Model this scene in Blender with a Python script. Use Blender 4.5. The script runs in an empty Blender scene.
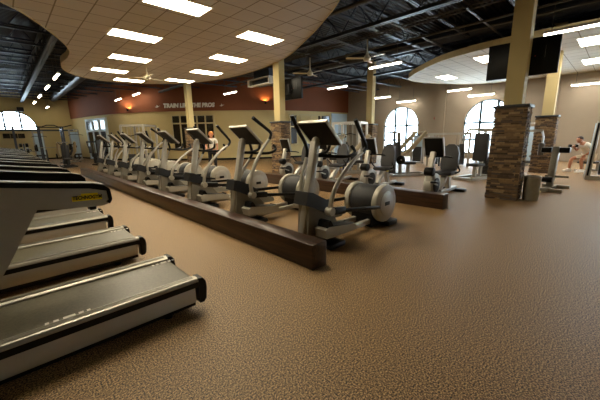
import bpy, bmesh, math, random
from mathutils import Vector, Matrix, Euler
random.seed(7)
PI = math.pi
sc = bpy.context.scene
COL = sc.collection

# ------------------------------------------------------------------ helpers
def lin(r, g, b):
    def f(c):
        c /= 255.0
        return c / 12.92 if c <= 0.04045 else ((c + 0.055) / 1.055) ** 2.4
    return (f(r), f(g), f(b), 1.0)

def mat(name, rgb, rough=0.6, metal=0.0, vary=0.06, scale=8.0, bump=0.0, spec=0.4):
    m = bpy.data.materials.new(name); m.use_nodes = True
    n, l = m.node_tree.nodes, m.node_tree.links
    b = n['Principled BSDF']
    b.inputs['Roughness'].default_value = rough
    b.inputs['Metallic'].default_value = metal
    b.inputs['Specular IOR Level'].default_value = spec
    tc = n.new('ShaderNodeTexCoord')
    nz = n.new('ShaderNodeTexNoise'); nz.inputs['Scale'].default_value = scale; nz.inputs['Detail'].default_value = 4
    l.new(tc.outputs['Object'], nz.inputs['Vector'])
    cr = n.new('ShaderNodeValToRGB')
    c = lin(*rgb)
    lo = tuple(max(0, v * (1 - vary)) for v in c[:3]) + (1,)
    hi = tuple(min(1, v * (1 + vary)) for v in c[:3]) + (1,)
    cr.color_ramp.elements[0].color = lo; cr.color_ramp.elements[1].color = hi
    cr.color_ramp.elements[0].position = .3; cr.color_ramp.elements[1].position = .7
    l.new(nz.outputs['Fac'], cr.inputs['Fac']); l.new(cr.outputs['Color'], b.inputs['Base Color'])
    if bump:
        bp = n.new('ShaderNodeBump'); bp.inputs['Strength'].default_value = bump; bp.inputs['Distance'].default_value = .01
        l.new(nz.outputs['Fac'], bp.inputs['Height']); l.new(bp.outputs['Normal'], b.inputs['Normal'])
    return m

def emit(name, col, strength):
    m = bpy.data.materials.new(name); m.use_nodes = True
    n, l = m.node_tree.nodes, m.node_tree.links
    n.remove(n['Principled BSDF'])
    e = n.new('ShaderNodeEmission'); e.inputs['Color'].default_value = (*col, 1); e.inputs['Strength'].default_value = strength
    l.new(e.outputs[0], n['Material Output'].inputs['Surface'])
    return m

class MB:
    """collects shapes, then links them as one mesh object"""
    def __init__(s): s.bm = bmesh.new()
    def box(s, x0, x1, y0, y1, z0, z1, M=None, bevel=0.0):
        r = bmesh.ops.create_cube(s.bm, size=1)
        vs = r['verts']
        for v in vs:
            v.co = Vector(((x0 + x1) / 2 + v.co.x * (x1 - x0), (y0 + y1) / 2 + v.co.y * (y1 - y0), (z0 + z1) / 2 + v.co.z * (z1 - z0)))
        if bevel:
            es = list({e for v in vs for e in v.link_edges})
            q = bmesh.ops.bevel(s.bm, geom=es, offset=bevel, segments=2, affect='EDGES', profile=.5)
            vs = list({v for f in q['faces'] for v in f.verts} | {v for v in vs if v.is_valid})
        if M is not None:
            bmesh.ops.transform(s.bm, matrix=M, verts=vs)
        return s
    def obox(s, a, b, w, t, up=(0, 0, 1), bevel=0.0):
        """box bar from a to b, w wide, t tall"""
        a, b = Vector(a), Vector(b); d = b - a; L = d.length; d.normalize()
        u = Vector(up)
        if abs(d.dot(u)) > .98: u = Vector((1, 0, 0))
        side = u.cross(d).normalized(); u = d.cross(side)
        M = Matrix((( d.x, side.x, u.x, (a.x + b.x) / 2), (d.y, side.y, u.y, (a.y + b.y) / 2), (d.z, side.z, u.z, (a.z + b.z) / 2), (0, 0, 0, 1)))
        return s.box(-L / 2, L / 2, -w / 2, w / 2, -t / 2, t / 2, M, bevel)
    def tube(s, pts, r, n=8, smooth=0, cap=True):
        P = [Vector(p) for p in pts]
        rs = list(r) if isinstance(r, (list, tuple)) else [r] * len(P)
        if smooth and len(P) > 2:
            Q, R = [], []
            for i in range(len(P) - 1):
                a = P[max(i - 1, 0)]; b = P[i]; c = P[i + 1]; d = P[min(i + 2, len(P) - 1)]
                for k in range(smooth):
                    t = k / smooth
                    Q.append(.5 * ((2 * b) + (c - a) * t + (2 * a - 5 * b + 4 * c - d) * t * t + (3 * b - a - 3 * c + d) * t ** 3))
                    R.append(rs[i] * (1 - t) + rs[i + 1] * t)
            Q.append(P[-1]); R.append(rs[-1]); P, rs = Q, R
        rings = []; N = None
        for i, p in enumerate(P):
            d = (P[min(i + 1, len(P) - 1)] - P[max(i - 1, 0)]).normalized()
            if N is None:
                N = d.cross(Vector((0, 1, 0)))
                if N.length < .1: N = d.cross(Vector((1, 0, 0)))
                N.normalize()
            N = (N - d * N.dot(d)).normalized(); B = d.cross(N)
            rings.append([s.bm.verts.new(p + (N * math.cos(2 * PI * k / n) + B * math.sin(2 * PI * k / n)) * rs[i]) for k in range(n)])
        for a, b in zip(rings, rings[1:]):
            for k in range(n): s.bm.faces.new((a[k], a[(k + 1) % n], b[(k + 1) % n], b[k]))
        if cap:
            s.bm.faces.new(rings[0][::-1]); s.bm.faces.new(rings[-1])
        return s
    def cyl(s, a, b, r, r2=None, n=16): return s.tube([a, b], [r, r if r2 is None else r2], n)
    def prism(s, poly, y0, y1, axis='y'):
        """extrude a polygon: axis y -> poly is (x,z); axis z -> (x,y); axis x -> (y,z)"""
        def P(p, t): return {'y': (p[0], t, p[1]), 'z': (p[0], p[1], t), 'x': (t, p[0], p[1])}[axis]
        a = [s.bm.verts.new(P(p, y0)) for p in poly]; b = [s.bm.verts.new(P(p, y1)) for p in poly]
        k = len(poly)
        fs = [s.bm.faces.new(a), s.bm.faces.new(b[::-1])]
        for i in range(k): fs.append(s.bm.faces.new((a[i], b[i], b[(i + 1) % k], a[(i + 1) % k])))
        return s
    def disc(s, c, r, w, n=40, edge=.02):
        """wheel housing lying across y, rounded edge"""
        x, y, z = c
        prof = [(0, -w / 2), (r - edge, -w / 2), (r - edge * .3, -w / 2 + edge * .3), (r, -w / 2 + edge), (r, w / 2 - edge), (r - edge * .3, w / 2 - edge * .3), (r - edge, w / 2), (0, w / 2)]
        rings = []
        for rr, yy in prof:
            if rr == 0: rings.append([s.bm.verts.new((x, y + yy, z))])
            else: rings.append([s.bm.verts.new((x + rr * math.cos(2 * PI * k / n), y + yy, z + rr * math.sin(2 * PI * k / n))) for k in range(n)])
        for a, b in zip(rings, rings[1:]):
            for k in range(n):
                j = (k + 1) % n
                if len(a) == 1: s.bm.faces.new((a[0], b[j], b[k]))
                elif len(b) == 1: s.bm.faces.new((a[k], a[j], b[0]))
                else: s.bm.faces.new((a[k], a[j], b[j], b[k]))
        return s
    def ball(s, c, r, sx=1, sy=1, sz=1):
        q = bmesh.ops.create_icosphere(s.bm, subdivisions=2, radius=r)
        for v in q['verts']: v.co = Vector((c[0] + v.co.x * sx, c[1] + v.co.y * sy, c[2] + v.co.z * sz))
        return s
    def lathe(s, prof, c=(0, 0, 0), n=24):
        rings = []
        for r, z in prof:
            if r < 1e-5: rings.append([s.bm.verts.new((c[0], c[1], c[2] + z))])
            else: rings.append([s.bm.verts.new((c[0] + r * math.cos(2 * PI * k / n), c[1] + r * math.sin(2 * PI * k / n), c[2] + z)) for k in range(n)])
        for a, b in zip(rings, rings[1:]):
            for k in range(n):
                j = (k + 1) % n
                if len(a) == 1 and len(b) == 1: continue
                if len(a) == 1: s.bm.faces.new((a[0], b[j], b[k]))
                elif len(b) == 1: s.bm.faces.new((a[k], a[j], b[0]))
                else: s.bm.faces.new((a[k], a[j], b[j], b[k]))
        return s
    def rot(s, M):
        bmesh.ops.transform(s.bm, matrix=M, verts=s.bm.verts[:]); return s
    def build(s, name, m, parent=None, loc=None, angle=35):
        bmesh.ops.recalc_face_normals(s.bm, faces=s.bm.faces[:])
        me = bpy.data.meshes.new(name)
        for f in s.bm.faces: f.smooth = True
        s.bm.to_mesh(me); s.bm.free()
        me.set_sharp_from_angle(angle=math.radians(angle))
        if m: me.materials.append(m)
        o = bpy.data.objects.new(name, me); COL.objects.link(o)
        if parent: o.parent = parent
        if loc: o.location = loc
        return o

def tag(o, label=None, cat=None, group=None, kind=None):
    if label: o['label'] = label
    if cat: o['category'] = cat
    if group: o['group'] = group
    if kind: o['kind'] = kind
    return o

def thing(name, label, cat, loc=(0, 0, 0), rz=0, group=None, kind=None):
    o = bpy.data.objects.new(name, None); COL.objects.link(o)
    o.location = loc; o.rotation_euler = (0, 0, rz); o.empty_display_size = .2
    return tag(o, label, cat, group, kind)

def struct(o, label=None, cat=None):
    return tag(o, label, cat, None, 'structure')

KIDS = {}
def copy_tree(o, parent=None):
    c = o.copy(); COL.objects.link(c)
    if parent: c.parent = parent
    for ch in list(o.children): copy_tree(ch, c)
    return c

def text_mesh(body, size, m, name, parent, M, extrude=.004, offset=0.0, shear=0.0, sx=1.0):
    cu = bpy.data.curves.new(name, 'FONT'); cu.body = body; cu.size = size; cu.extrude = extrude
    cu.offset = offset; cu.shear = shear; cu.align_x = 'CENTER'; cu.align_y = 'CENTER'; cu.resolution_u = 3
    t = bpy.data.objects.new(name + '_curve', cu); COL.objects.link(t)
    bpy.context.view_layer.update()
    me = bpy.data.meshes.new_from_object(t.evaluated_get(bpy.context.evaluated_depsgraph_get()))
    bpy.data.objects.remove(t); bpy.data.curves.remove(cu)
    me.transform(M @ Matrix.Diagonal((sx, 1, 1, 1)))
    me.materials.clear(); me.materials.append(m); me.name = name
    o = bpy.data.objects.new(name, me); COL.objects.link(o)
    if parent: o.parent = parent
    return o

ORD = ['nearest', 'second', 'third', 'fourth', 'fifth', 'sixth', 'seventh', 'eighth', 'ninth']

# ------------------------------------------------------------------ materials
M = {}
M['silver'] = mat('silver_paint', (172, 168, 158), .38, .35, .03, 6, spec=.5)
M['silver2'] = mat('warm_grey_plastic', (166, 161, 148), .45, .1, .04, 6)
M['armcream'] = mat('cream_metal', (190, 178, 148), .4, .2, .03, 6)
M['panel'] = mat('taupe_plastic', (128, 122, 110), .5, .1, .04, 6)  # darker copy of the grey plastic, shade on the elliptical front body painted in
M['alu'] = mat('brushed_aluminium', (168, 164, 154), .4, .75, .05, 20)
M['black'] = mat('black_plastic', (12, 12, 13), .4, 0, .1, 10, spec=.2)
M['dark'] = mat('charcoal_rubber', (31, 31, 33), .6, 0, .1, 12)
M['pad'] = mat('charcoal_vinyl', (52, 52, 54), .5, 0, .08, 10)
M['greypad'] = mat('grey_vinyl', (92, 88, 80), .55, 0, .08, 10)
M['belt'] = mat('treadmill_belt_rubber', (84, 79, 62), .4, 0, .22, 60, .05)
M['screen'] = mat('screen_glass', (14, 15, 17), .16, 0, .05, 3, spec=.6)
M['yellow'] = mat('yellow_sticker', (250, 225, 20), .5, 0, .02)
M['white'] = mat('white_paint', (244, 243, 238), .5, 0, .02)
M['bluewhite'] = mat('pale_blue_panel', (190, 214, 232), .4, 0, .03)
M['stack'] = mat('steel_weight_plates', (70, 72, 74), .4, .6, .1, 30)
M['red'] = mat('red_plastic', (150, 40, 26), .5)
M['duct'] = mat('galvanised_steel', (150, 150, 148), .45, .6, .1, 4)
M['joist'] = mat('black_painted_steel', (54, 60, 72), .45, .2, .2, 3)
M['pipe'] = mat('grey_painted_pipe', (88, 88, 88), .5, .2, .1, 3)
M['wallbeige'] = mat('beige_wall_paint', (200, 182, 132), .8, 0, .03, 2)
M['walltan'] = mat('tan_wall_paint', (152, 139, 122), .8, 0, .03, 2)
M['band'] = mat('rust_brown_wall_paint', (124, 70, 42), .75, 0, .05, 1.5)
M['column'] = mat('cream_column_paint', (190, 172, 122), .7, 0, .03, 2)
M['cap'] = mat('dark_stone_cap', (58, 60, 64), .5, 0, .15, 9)
M['frame'] = mat('cream_window_frame', (196, 180, 136), .6)
M['frameblue'] = mat('pale_door_frame', (206, 222, 232), .5)
M['alum_frame'] = mat('grey_window_frame', (52, 66, 74), .45, .3)
M['binm'] = mat('brushed_steel_bin', (150, 146, 134), .45, .3, .06, 14)
M['skin'] = mat('skin', (176, 120, 90), .55, 0, .04)
M['hair'] = mat('dark_hair', (44, 28, 20), .6)
M['blond'] = mat('ginger_hair', (196, 128, 66), .6)
M['shirt'] = mat('white_cotton', (220, 216, 206), .8)
M['shorts'] = mat('beige_cotton', (206, 192, 168), .8)
M['trousers'] = mat('black_cotton', (28, 28, 32), .8)
M['fanm'] = mat('cream_fan_metal', (214, 204, 176), .4, .1)
M['lens'] = emit('fluorescent_panel', (1.0, .87, .63), 16.5)
M['lens2'] = emit('fluorescent_panel_cool', (1.0, .92, .80), 15.0)
M['tube'] = emit('fluorescent_tube', (1.0, .87, .64), 22.0)
M['tube2'] = emit('fluorescent_tube_cool', (1.0, .93, .8), 20.0)
M['sconce'] = emit('lamp_glow', (1.0, .55, .18), 420.0)

def node_mat(name):
    m = bpy.data.materials.new(name); m.use_nodes = True
    return m, m.node_tree.nodes, m.node_tree.links, m.node_tree.nodes['Principled BSDF']

# carpet: brown loop pile with dark and tan flecks
m, n, l, b = node_mat('flecked_brown_carpet')
tc = n.new('ShaderNodeTexCoord')
nz = n.new('ShaderNodeTexNoise'); nz.inputs['Scale'].default_value = 95; nz.inputs['Detail'].default_value = 3; nz.inputs['Roughness'].default_value = .7
l.new(tc.outputs['Object'], nz.inputs['Vector'])
cr = n.new('ShaderNodeValToRGB'); e = cr.color_ramp.elements
e[0].position = .40; e[0].color = lin(26, 18, 10); e[1].position = .61; e[1].color = lin(206, 168, 114)
x = e.new(.5); x.color = lin(122, 93, 58)
l.new(nz.outputs['Fac'], cr.inputs['Fac'])
n2 = n.new('ShaderNodeTexNoise'); n2.inputs['Scale'].default_value = .5; n2.inputs['Detail'].default_value = 5
l.new(tc.outputs['Object'], n2.inputs['Vector'])
mr = n.new('ShaderNodeMapRange'); mr.inputs['To Min'].default_value = .88; mr.inputs['To Max'].default_value = 1.1
l.new(n2.outputs['Fac'], mr.inputs['Value'])
mx = n.new('ShaderNodeMix'); mx.data_type = 'RGBA'; mx.blend_type = 'MULTIPLY'; mx.inputs['Factor'].default_value = 1
l.new(cr.outputs['Color'], mx.inputs[6]); l.new(mr.outputs['Result'], mx.inputs[7]); l.new(mx.outputs[2], b.inputs['Base Color'])
b.inputs['Roughness'].default_value = .55; b.inputs['Specular IOR Level'].default_value = .45
bp = n.new('ShaderNodeBump'); bp.inputs['Strength'].default_value = .25; bp.inputs['Distance'].default_value = .006
l.new(nz.outputs['Fac'], bp.inputs['Height']); l.new(bp.outputs['Normal'], b.inputs['Normal'])
M['carpet'] = m

# acoustic tile ceiling with T-bar grid
m, n, l, b = node_mat('acoustic_tiles')
tc = n.new('ShaderNodeTexCoord')
bk = n.new('ShaderNodeTexBrick'); bk.offset = 0; bk.inputs['Scale'].default_value = 1
bk.inputs['Brick Width'].default_value = .61; bk.inputs['Row Height'].default_value = .61; bk.inputs['Mortar Size'].default_value = .014
bk.inputs['Color1'].default_value = lin(206, 200, 188); bk.inputs['Color2'].default_value = lin(199, 193, 181); bk.inputs['Mortar'].default_value = lin(138, 128, 110)
l.new(tc.outputs['Object'], bk.inputs['Vector']); l.new(bk.outputs['Color'], b.inputs['Base Color'])
b.inputs['Roughness'].default_value = .9
M['tiles'] = m

# dark wood-grain laminate
m, n, l, b = node_mat('dark_walnut_laminate')
tc = n.new('ShaderNodeTexCoord'); mp = n.new('ShaderNodeMapping'); mp.inputs['Scale'].default_value = (14, .7, 14)
nz = n.new('ShaderNodeTexNoise'); nz.inputs['Scale'].default_value = 2.2; nz.inputs['Detail'].default_value = 6; nz.inputs['Distortion'].default_value = .6
l.new(tc.outputs['Object'], mp.inputs['Vector']); l.new(mp.outputs['Vector'], nz.inputs['Vector'])
cr = n.new('ShaderNodeValToRGB'); e = cr.color_ramp.elements
e[0].position = .3; e[0].color = lin(30, 19, 12); e[1].position = .72; e[1].color = lin(72, 47, 30)
l.new(nz.outputs['Fac'], cr.inputs['Fac']); l.new(cr.outputs['Color'], b.inputs['Base Color'])
b.inputs['Roughness'].default_value = .3; b.inputs['Specular IOR Level'].default_value = .5
M['wood'] = m

# ledge stone, each stone its own tone
m, n, l, b = node_mat('ledge_stone')
ge = n.new('ShaderNodeNewGeometry'); cr = n.new('ShaderNodeValToRGB'); e = cr.color_ramp.elements
e[0].position = 0; e[0].color = lin(54, 44, 38); e[1].position = 1; e[1].color = lin(160, 136, 100)
for p, c in ((.3, (116, 92, 66)), (.55, (86, 76, 70)), (.78, (142, 114, 78))):
    x = e.new(p); x.color = lin(*c)
l.new(ge.outputs['Random Per Island'], cr.inputs['Fac'])
nz = n.new('ShaderNodeTexNoise'); nz.inputs['Scale'].default_value = 18; nz.inputs['Detail'].default_value = 6
tc = n.new('ShaderNodeTexCoord'); l.new(tc.outputs['Object'], nz.inputs['Vector'])
mr = n.new('ShaderNodeMapRange'); mr.inputs['To Min'].default_value = .6; mr.inputs['To Max'].default_value = 1.35
l.new(nz.outputs['Fac'], mr.inputs['Value'])
mx = n.new('ShaderNodeMix'); mx.data_type = 'RGBA'; mx.blend_type = 'MULTIPLY'; mx.inputs['Factor'].default_value = 1
l.new(cr.outputs['Color'], mx.inputs[6]); l.new(mr.outputs['Result'], mx.inputs[7]); l.new(mx.outputs[2], b.inputs['Base Color'])
b.inputs['Roughness'].default_value = .85
bp = n.new('ShaderNodeBump'); bp.inputs['Strength'].default_value = .6; bp.inputs['Distance'].default_value = .01
l.new(nz.outputs['Fac'], bp.inputs['Height']); l.new(bp.outputs['Normal'], b.inputs['Normal'])
M['stone'] = m

# metal roof deck, ribbed
m, n, l, b = node_mat('dark_roof_deck')
tc = n.new('ShaderNodeTexCoord'); wv = n.new('ShaderNodeTexWave'); wv.bands_direction = 'Y'; wv.inputs['Scale'].default_value = 2.2
l.new(tc.outputs['Object'], wv.inputs['Vector'])
bp = n.new('ShaderNodeBump'); bp.inputs['Strength'].default_value = 1; bp.inputs['Distance'].default_value = .05
l.new(wv.outputs['Fac'], bp.inputs['Height']); l.new(bp.outputs['Normal'], b.inputs['Normal'])
b.inputs['Base Color'].default_value = lin(15, 17, 22); b.inputs['Roughness'].default_value = .6
M['deck'] = m

def glass_mat(name, tint, mixf):
    m = bpy.data.materials.new(name); m.use_nodes = True
    n, l = m.node_tree.nodes, m.node_tree.links
    n.remove(n['Principled BSDF'])
    t = n.new('ShaderNodeBsdfTransparent'); t.inputs['Color'].default_value = (*tint, 1)
    g = n.new('ShaderNodeBsdfGlossy'); g.inputs['Roughness'].default_value = .05
    x = n.new('ShaderNodeMixShader'); x.inputs[0].default_value = mixf
    l.new(t.outputs[0], x.inputs[1]); l.new(g.outputs[0], x.inputs[2]); l.new(x.outputs[0], n['Material Output'].inputs['Surface'])
    return m
M['glass'] = glass_mat('clear_window_glass', (.92, .97, 1.0), .06)
M['darkglass'] = mat('dark_window_glass', (26, 20, 16), .12, 0, .3, 1.2, spec=.6)

# ------------------------------------------------------------------ room shell
XL, XR, YN, YF, ZC = -5.0, 20.6, -8.0, 33.0, 5.4
struct(MB().box(XL - .3, XR + .3, YN - .3, 36, -.2, 0).build('floor', M['carpet']), 'speckled brown carpet floor of the gym', 'floor')
struct(MB().box(XL - .3, XR + .3, YN - .3, 36, ZC, ZC + .2).build('ceiling', M['deck']), 'dark ribbed metal roof deck above the joists', 'ceiling')

def wall_with_holes(name, axis, at, a0, a1, z1, holes, m, thick):
    """vertical wall in the plane x=at (axis x) or y=at (axis y); holes are closed outlines (a,z)"""
    bm = bmesh.new()
    P = (lambda a, z: (at, a, z)) if axis == 'x' else (lambda a, z: (a, at, z))
    def ring(pts):
        vs = [bm.verts.new(P(a, z)) for a, z in pts]
        return [bm.edges.new((vs[i], vs[(i + 1) % len(vs)])) for i in range(len(vs))]
    es = ring([(a0, 0), (a1, 0), (a1, z1), (a0, z1)])
    for hl in holes: es += ring(hl)
    bmesh.ops.triangle_fill(bm, use_beauty=True, use_dissolve=False, edges=es)
    bmesh.ops.recalc_face_normals(bm, faces=bm.faces[:])
    r = bmesh.ops.extrude_face_region(bm, geom=bm.faces[:])
    d = Vector((thick, 0, 0)) if axis == 'x' else Vector((0, thick, 0))
    bmesh.ops.translate(bm, vec=d, verts=[g for g in r['geom'] if isinstance(g, bmesh.types.BMVert)])
    bmesh.ops.recalc_face_normals(bm, faces=bm.faces[:])
    me = bpy.data.meshes.new(name); bm.to_mesh(me); bm.free(); me.materials.append(m)
    o = bpy.data.objects.new(name, me); COL.objects.link(o)
    return o

def arch(c, r, z0, zs, n=24):
    return [(c - r, z0), (c + r, z0)] + [(c + r * math.cos(PI * k / n), zs + r * math.sin(PI * k / n)) for k in range(n + 1)]

AR, AZ0, AZS = 1.3, .3, 2.12
right_c = [11.0, 5.5, -1.25, -5.2]
struct(wall_with_holes('wall_right', 'x', XR, YN, 16.4, ZC, [arch(c, AR, AZ0, AZS) for c in right_c], M['walltan'], .25), 'tan wall with tall arched windows', 'wall')
left_c = [.86]
struct(wall_with_holes('wall_far', 'y', YF, XL, 5.2, ZC, [arch(c, 1.45, 2.36, 2.4) for c in left_c], M['wallbeige'], .25), 'beige far wall with an arched window', 'wall')
struct(MB().box(XL - .2, XL, YN, YF, 0, ZC).build('wall_left', M['wallbeige']))
struct(MB().box(XL, XR, YN - .2, YN, 0, ZC).build('wall_front', M['wallbeige']))

def arched_window(name, axis, at, c, r, z0, zs, label):
    """frame with two mullions, a transom at the spring line and one at low level, and a glass pane"""
    b = MB(); t = .05
    def Q(a, z, d=0): return (at + d, a, z) if axis == 'x' else (a, at + d, z)
    out = arch(c, r - .03, z0 + .03, zs)
    pts = [Q(a, z, .1) for a, z in out]
    b.tube(pts + [pts[0], pts[1]], .045, 6)
    for k in (-1, 1):
        a = c + k * r / 3; top = zs + math.sqrt(max(0, r * r - (a - c) ** 2))
        b.obox(Q(a, z0, .1), Q(a, top, .1), .13, .12)
    for z in ((zs, zs - 1.0) if zs - z0 > 1 else (z0 + .04,)):
        b.obox(Q(c - r, z, .1), Q(c + r, z, .1), .13, .12)
    f = b.build(name, M['alum_frame'])
    g = MB(); g.prism(out, at + .12, at + .13, axis)
    if axis == 'x': pass
    g.build('pane', M['glass'], f)
    struct(f, label, 'window')
for i, (c, lb) in enumerate(zip(right_c, ['arched window in the tan wall, the one beside the corner', 'arched window partly behind the nearest stone pillar', 'arched window further along the tan wall', 'last arched window along the tan wall'])):
    arched_window('window_%d' % (i + 1), 'x', XR, c, AR, AZ0, AZS, lb)
arched_window('window_5', 'y', YF, .86, 1.45, 2.36, 2.4, 'arched window in the beige far wall above the treadmills')

# pilasters on the right wall
for i, y in enumerate((8.25, 2.75)):
    struct(MB().box(XR - .12, XR + .02, y - .3, y + .3, 0, ZC).build('trim_%d' % (i + 1), M['walltan']), ['wall pilaster between the two arched windows', 'wall pilaster beside the nearest stone pillar'][i], 'pilaster')

# curved back wall, beige below and a rust band above
CP = [(4.3, 35.5), (4.64, 33), (5.6, 27.0), (7.3, 23.0), (9.4, 20.5), (12.3, 17.9), (15.2, 16.5), (18.2, 15.9), (20.6, 15.7), (22, 15.6)]
W = []
for i in range(1, len(CP) - 2):
    a, b_, c, d = [Vector(p) for p in CP[i - 1:i + 3]]
    for k in range(12):
        t = k / 12; W.append(.5 * ((2 * b_) + (c - a) * t + (2 * a - 5 * b_ + 4 * c - d) * t * t + (3 * b_ - a - 3 * c + d) * t ** 3))
W.append(Vector(CP[-2]))
S = [0]
for p, q in zip(W, W[1:]): S.append(S[-1] + (q - p).length)
def wpt(s, off=0.0):
    """point on the curved wall at arc length s, pushed off metres into the room, and the tangent"""
    for i in range(len(W) - 1):
        if s <= S[i + 1] or i == len(W) - 2:
            t = (s - S[i]) / (S[i + 1] - S[i]); tg = (W[i + 1] - W[i]).normalized()
            return W[i].lerp(W[i + 1], t) + Vector((-abs(tg.y), -abs(tg.x))).normalized() * off, tg
def strip(name, z0, z1, s0, s1, o0, o1, m):
    b = MB(); N = 96
    ss = [s0 + (s1 - s0) * k / N for k in range(N + 1)]
    poly = [tuple(wpt(s, o0)[0]) for s in ss] + [tuple(wpt(s, o1)[0]) for s in reversed(ss)]
    A = [b.bm.verts.new((p[0], p[1], z0)) for p in poly]; B = [b.bm.verts.new((p[0], p[1], z1)) for p in poly]; K = len(poly)
    for i in range(K):
        j = (i + 1) % K; b.bm.faces.new((A[i], A[j], B[j], B[i]))
    for i in range(N):
        b.bm.faces.new((A[i], A[i + 1], A[K - 2 - i], A[K - 1 - i])); b.bm.faces.new((B[i], B[i + 1], B[K - 2 - i], B[K - 1 - i]))
    return b.build(name, m)
SL = S[-1]
struct(strip('wall_back', 0, ZC, 0, SL, -.2, 0, M['wallbeige']), 'curved beige wall behind the exercise machines', 'wall')
struct(strip('trim_3', 3.31, ZC - .01, 0, SL, 0, .08, M['band']), 'rust brown band along the top of the curved wall', 'wall band')
struct(strip('baseboard_back', 0, .12, 0, SL, 0, .02, M['black']), 'black baseboard along the curved wall', 'baseboard')
struct(MB().box(XL, 4.6, YF - .06, YF, 2.3, 2.42).build('trim_4', M['alum_frame']), 'dark rail across the far wall at window sill height', 'rail')
struct(MB().box(XL, 4.6, YF - .03, YF, 0, .12).build('baseboard_far', M['black']), 'black baseboard of the far wall', 'baseboard')

def chord_frame(s0, s1, off):
    p0 = wpt(s0, off)[0]; p1 = wpt(s1, off)[0]; d = (p1 - p0); L = d.length; d.normalize()
    nrm = Vector((d.y, -d.x)) if Vector((d.y, -d.x)).dot(-p0) > 0 else Vector((-d.y, d.x))
    return Matrix(((d.x, -nrm.x, 0, p0.x), (d.y, -nrm.y, 0, p0.y), (0, 0, 1, 0), (0, 0, 0, 1))), L
def wall_window(name, s0, s1, z0, z1, cols, rows, fm, gm, label, cat='window', off=.1, t=.09):
    F, L = chord_frame(s0, s1, off)
    b = MB()
    b.box(0, L, -.03, .14, z0, z0 + t); b.box(0, L, -.03, .14, z1 - t, z1)
    for k in range(cols + 1):
        x = (L - t) * k / cols; b.box(x, x + t, -.03, .14, z0 + t, z1 - t)
    for z in rows: b.box(t, L - t, -.03, .1, z - t / 2, z + t / 2)
    f = b.rot(F).build(name, fm)
    MB().box(.02, L - .02, .03, .05, z0 + .02, z1 - .02).rot(F).build('pane', gm, f)
    return struct(f, label, cat)
wall_window('window_6', 12.5, 15.45, .7, 3.08, 5, (2.5,), M['frame'], M['darkglass'], 'dark interior window with cream bars under the wall lettering')
wall_window('window_7', 20.6, 24.3, .9, 3.08, 4, (2.2,), M['frame'], M['darkglass'], 'dark interior window beside the white door')
wall_window('door_1', 3.5, 6.8, .02, 3.1, 3, (2.2,), M['frameblue'], M['darkglass'], 'pale framed glass doors at the far end of the curved wall', 'door', .12, .16)
F, L = chord_frame(24.45, 26.2, .05)
d2 = MB().box(0, L, -.02, .05, .02, 3.2).rot(F).build('door_2', M['bluewhite'])
MB().box(.06, L - .06, -.035, -.02, .1, 3.1).rot(F).build('door_leaf', M['bluewhite'], d2)
MB().box(L - .2, L - .08, -.08, -.035, 1.0, 1.06).rot(F).build('handle', M['alu'], d2)
struct(d2, 'tall white door in the curved wall near the corner', 'door')

# lettering
F, L = chord_frame(12.0, 15.6, .13)
sg = thing('wall_lettering', 'cream capital lettering on the rust band of the curved wall', 'sign', (0, 0, 0))
text_mesh('TRAIN LIKE THE PROS', .36, M['white'], 'lettering', sg, F @ Matrix.Translation((L / 2, 0, 3.66)) @ Matrix.Rotation(PI / 2, 4, 'X'), .01, .024, .14, .97)
for xx in (-.32, L + .42):
    b = MB()
    b.prism([(xx - .16, 3.6), (xx - .02, 3.56), (xx + .18, 3.68), (xx + .05, 3.64), (xx - .02, 3.74), (xx - .05, 3.63)], -.01, .01)
    b.rot(F).build('emblem', M['shirt'], sg)

# ------------------------------------------------------------------ roof structure
def joist_mesh(x0, x1, z0, z1, pitch, ch, wr):
    b = MB()
    for z in (z0, z1):
        b.box(x0, x1, -ch, -.01, z - ch / 2, z + ch / 2); b.box(x0, x1, .01, ch, z - ch / 2, z + ch / 2)
    nn = int((x1 - x0) / pitch)
    for k in range(nn):
        a = x0 + k * pitch
        b.tube([(a, 0, z0), (a + pitch / 2, 0, z1)], wr, 4, cap=False); b.tube([(a + pitch / 2, 0, z1), (a + pitch, 0, z0)], wr, 4, cap=False)
    return b
j0 = struct(joist_mesh(XL, XR, 4.78, 5.3, .8, .055, .014).build('roof_joist', M['joist']), 'black open web roof joist', 'roof joist'); j0['group'] = 'open web roof joists'
ys = [-6.4 + 1.75 * k for k in range(23)]
for k, y in enumerate(ys):
    o = j0 if k == 0 else j0.copy()
    if k: COL.objects.link(o)
    o.location = (0, y, 0)
    if y > 16:   # shorter where the curved wall cuts in
        xe = min((p.x for p in W if p.y < y), default=XR)
        xe = [p.x for p in W if p.y <= y + .2]; xe = min(xe) if xe else 5
        o.scale = ((xe - XL - .05) / (XR - XL), 1, 1); o.location.x = XL * (1 - o.scale.x)
for k, (x, yb) in enumerate(((1.6, 33), (8.0, 21.5), (14.3, 16.6))):
    g = joist_mesh(YN, yb, 4.52, 5.2, 1.2, .09, .022).rot(Matrix.Rotation(PI / 2, 4, 'Z')).build('roof_girder', M['joist'])
    g.location = (x, 0, 0)
    struct(g, ['black roof girder above the treadmills', 'black roof girder over the nearest line of pillars', 'black roof girder over the second line of pillars'][k], 'roof girder')
pipes = [([(10.4, -4, 4.62), (10.4, 17.4, 4.62)], .035, 'grey sprinkler pipe running over the machines beyond the pillars'),
         ([(6.9, -4, 4.7), (6.9, 6.2, 4.7)], .05, 'grey pipe beside the edge of the large tiled ceiling'),
         ([(9.1, 3.2, 4.66), (20.4, 3.2, 4.66)], .03, 'thin pipe crossing above the smaller tiled ceiling'),
         ([(8.3, 7.2, 4.68), (20.4, 7.2, 4.68)], .04, 'pipe crossing behind the first ceiling fan'),
         ([(8.3, 11.0, 4.7), (20.4, 11.0, 4.7)], .04, 'pipe crossing in front of the rust band')]
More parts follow.
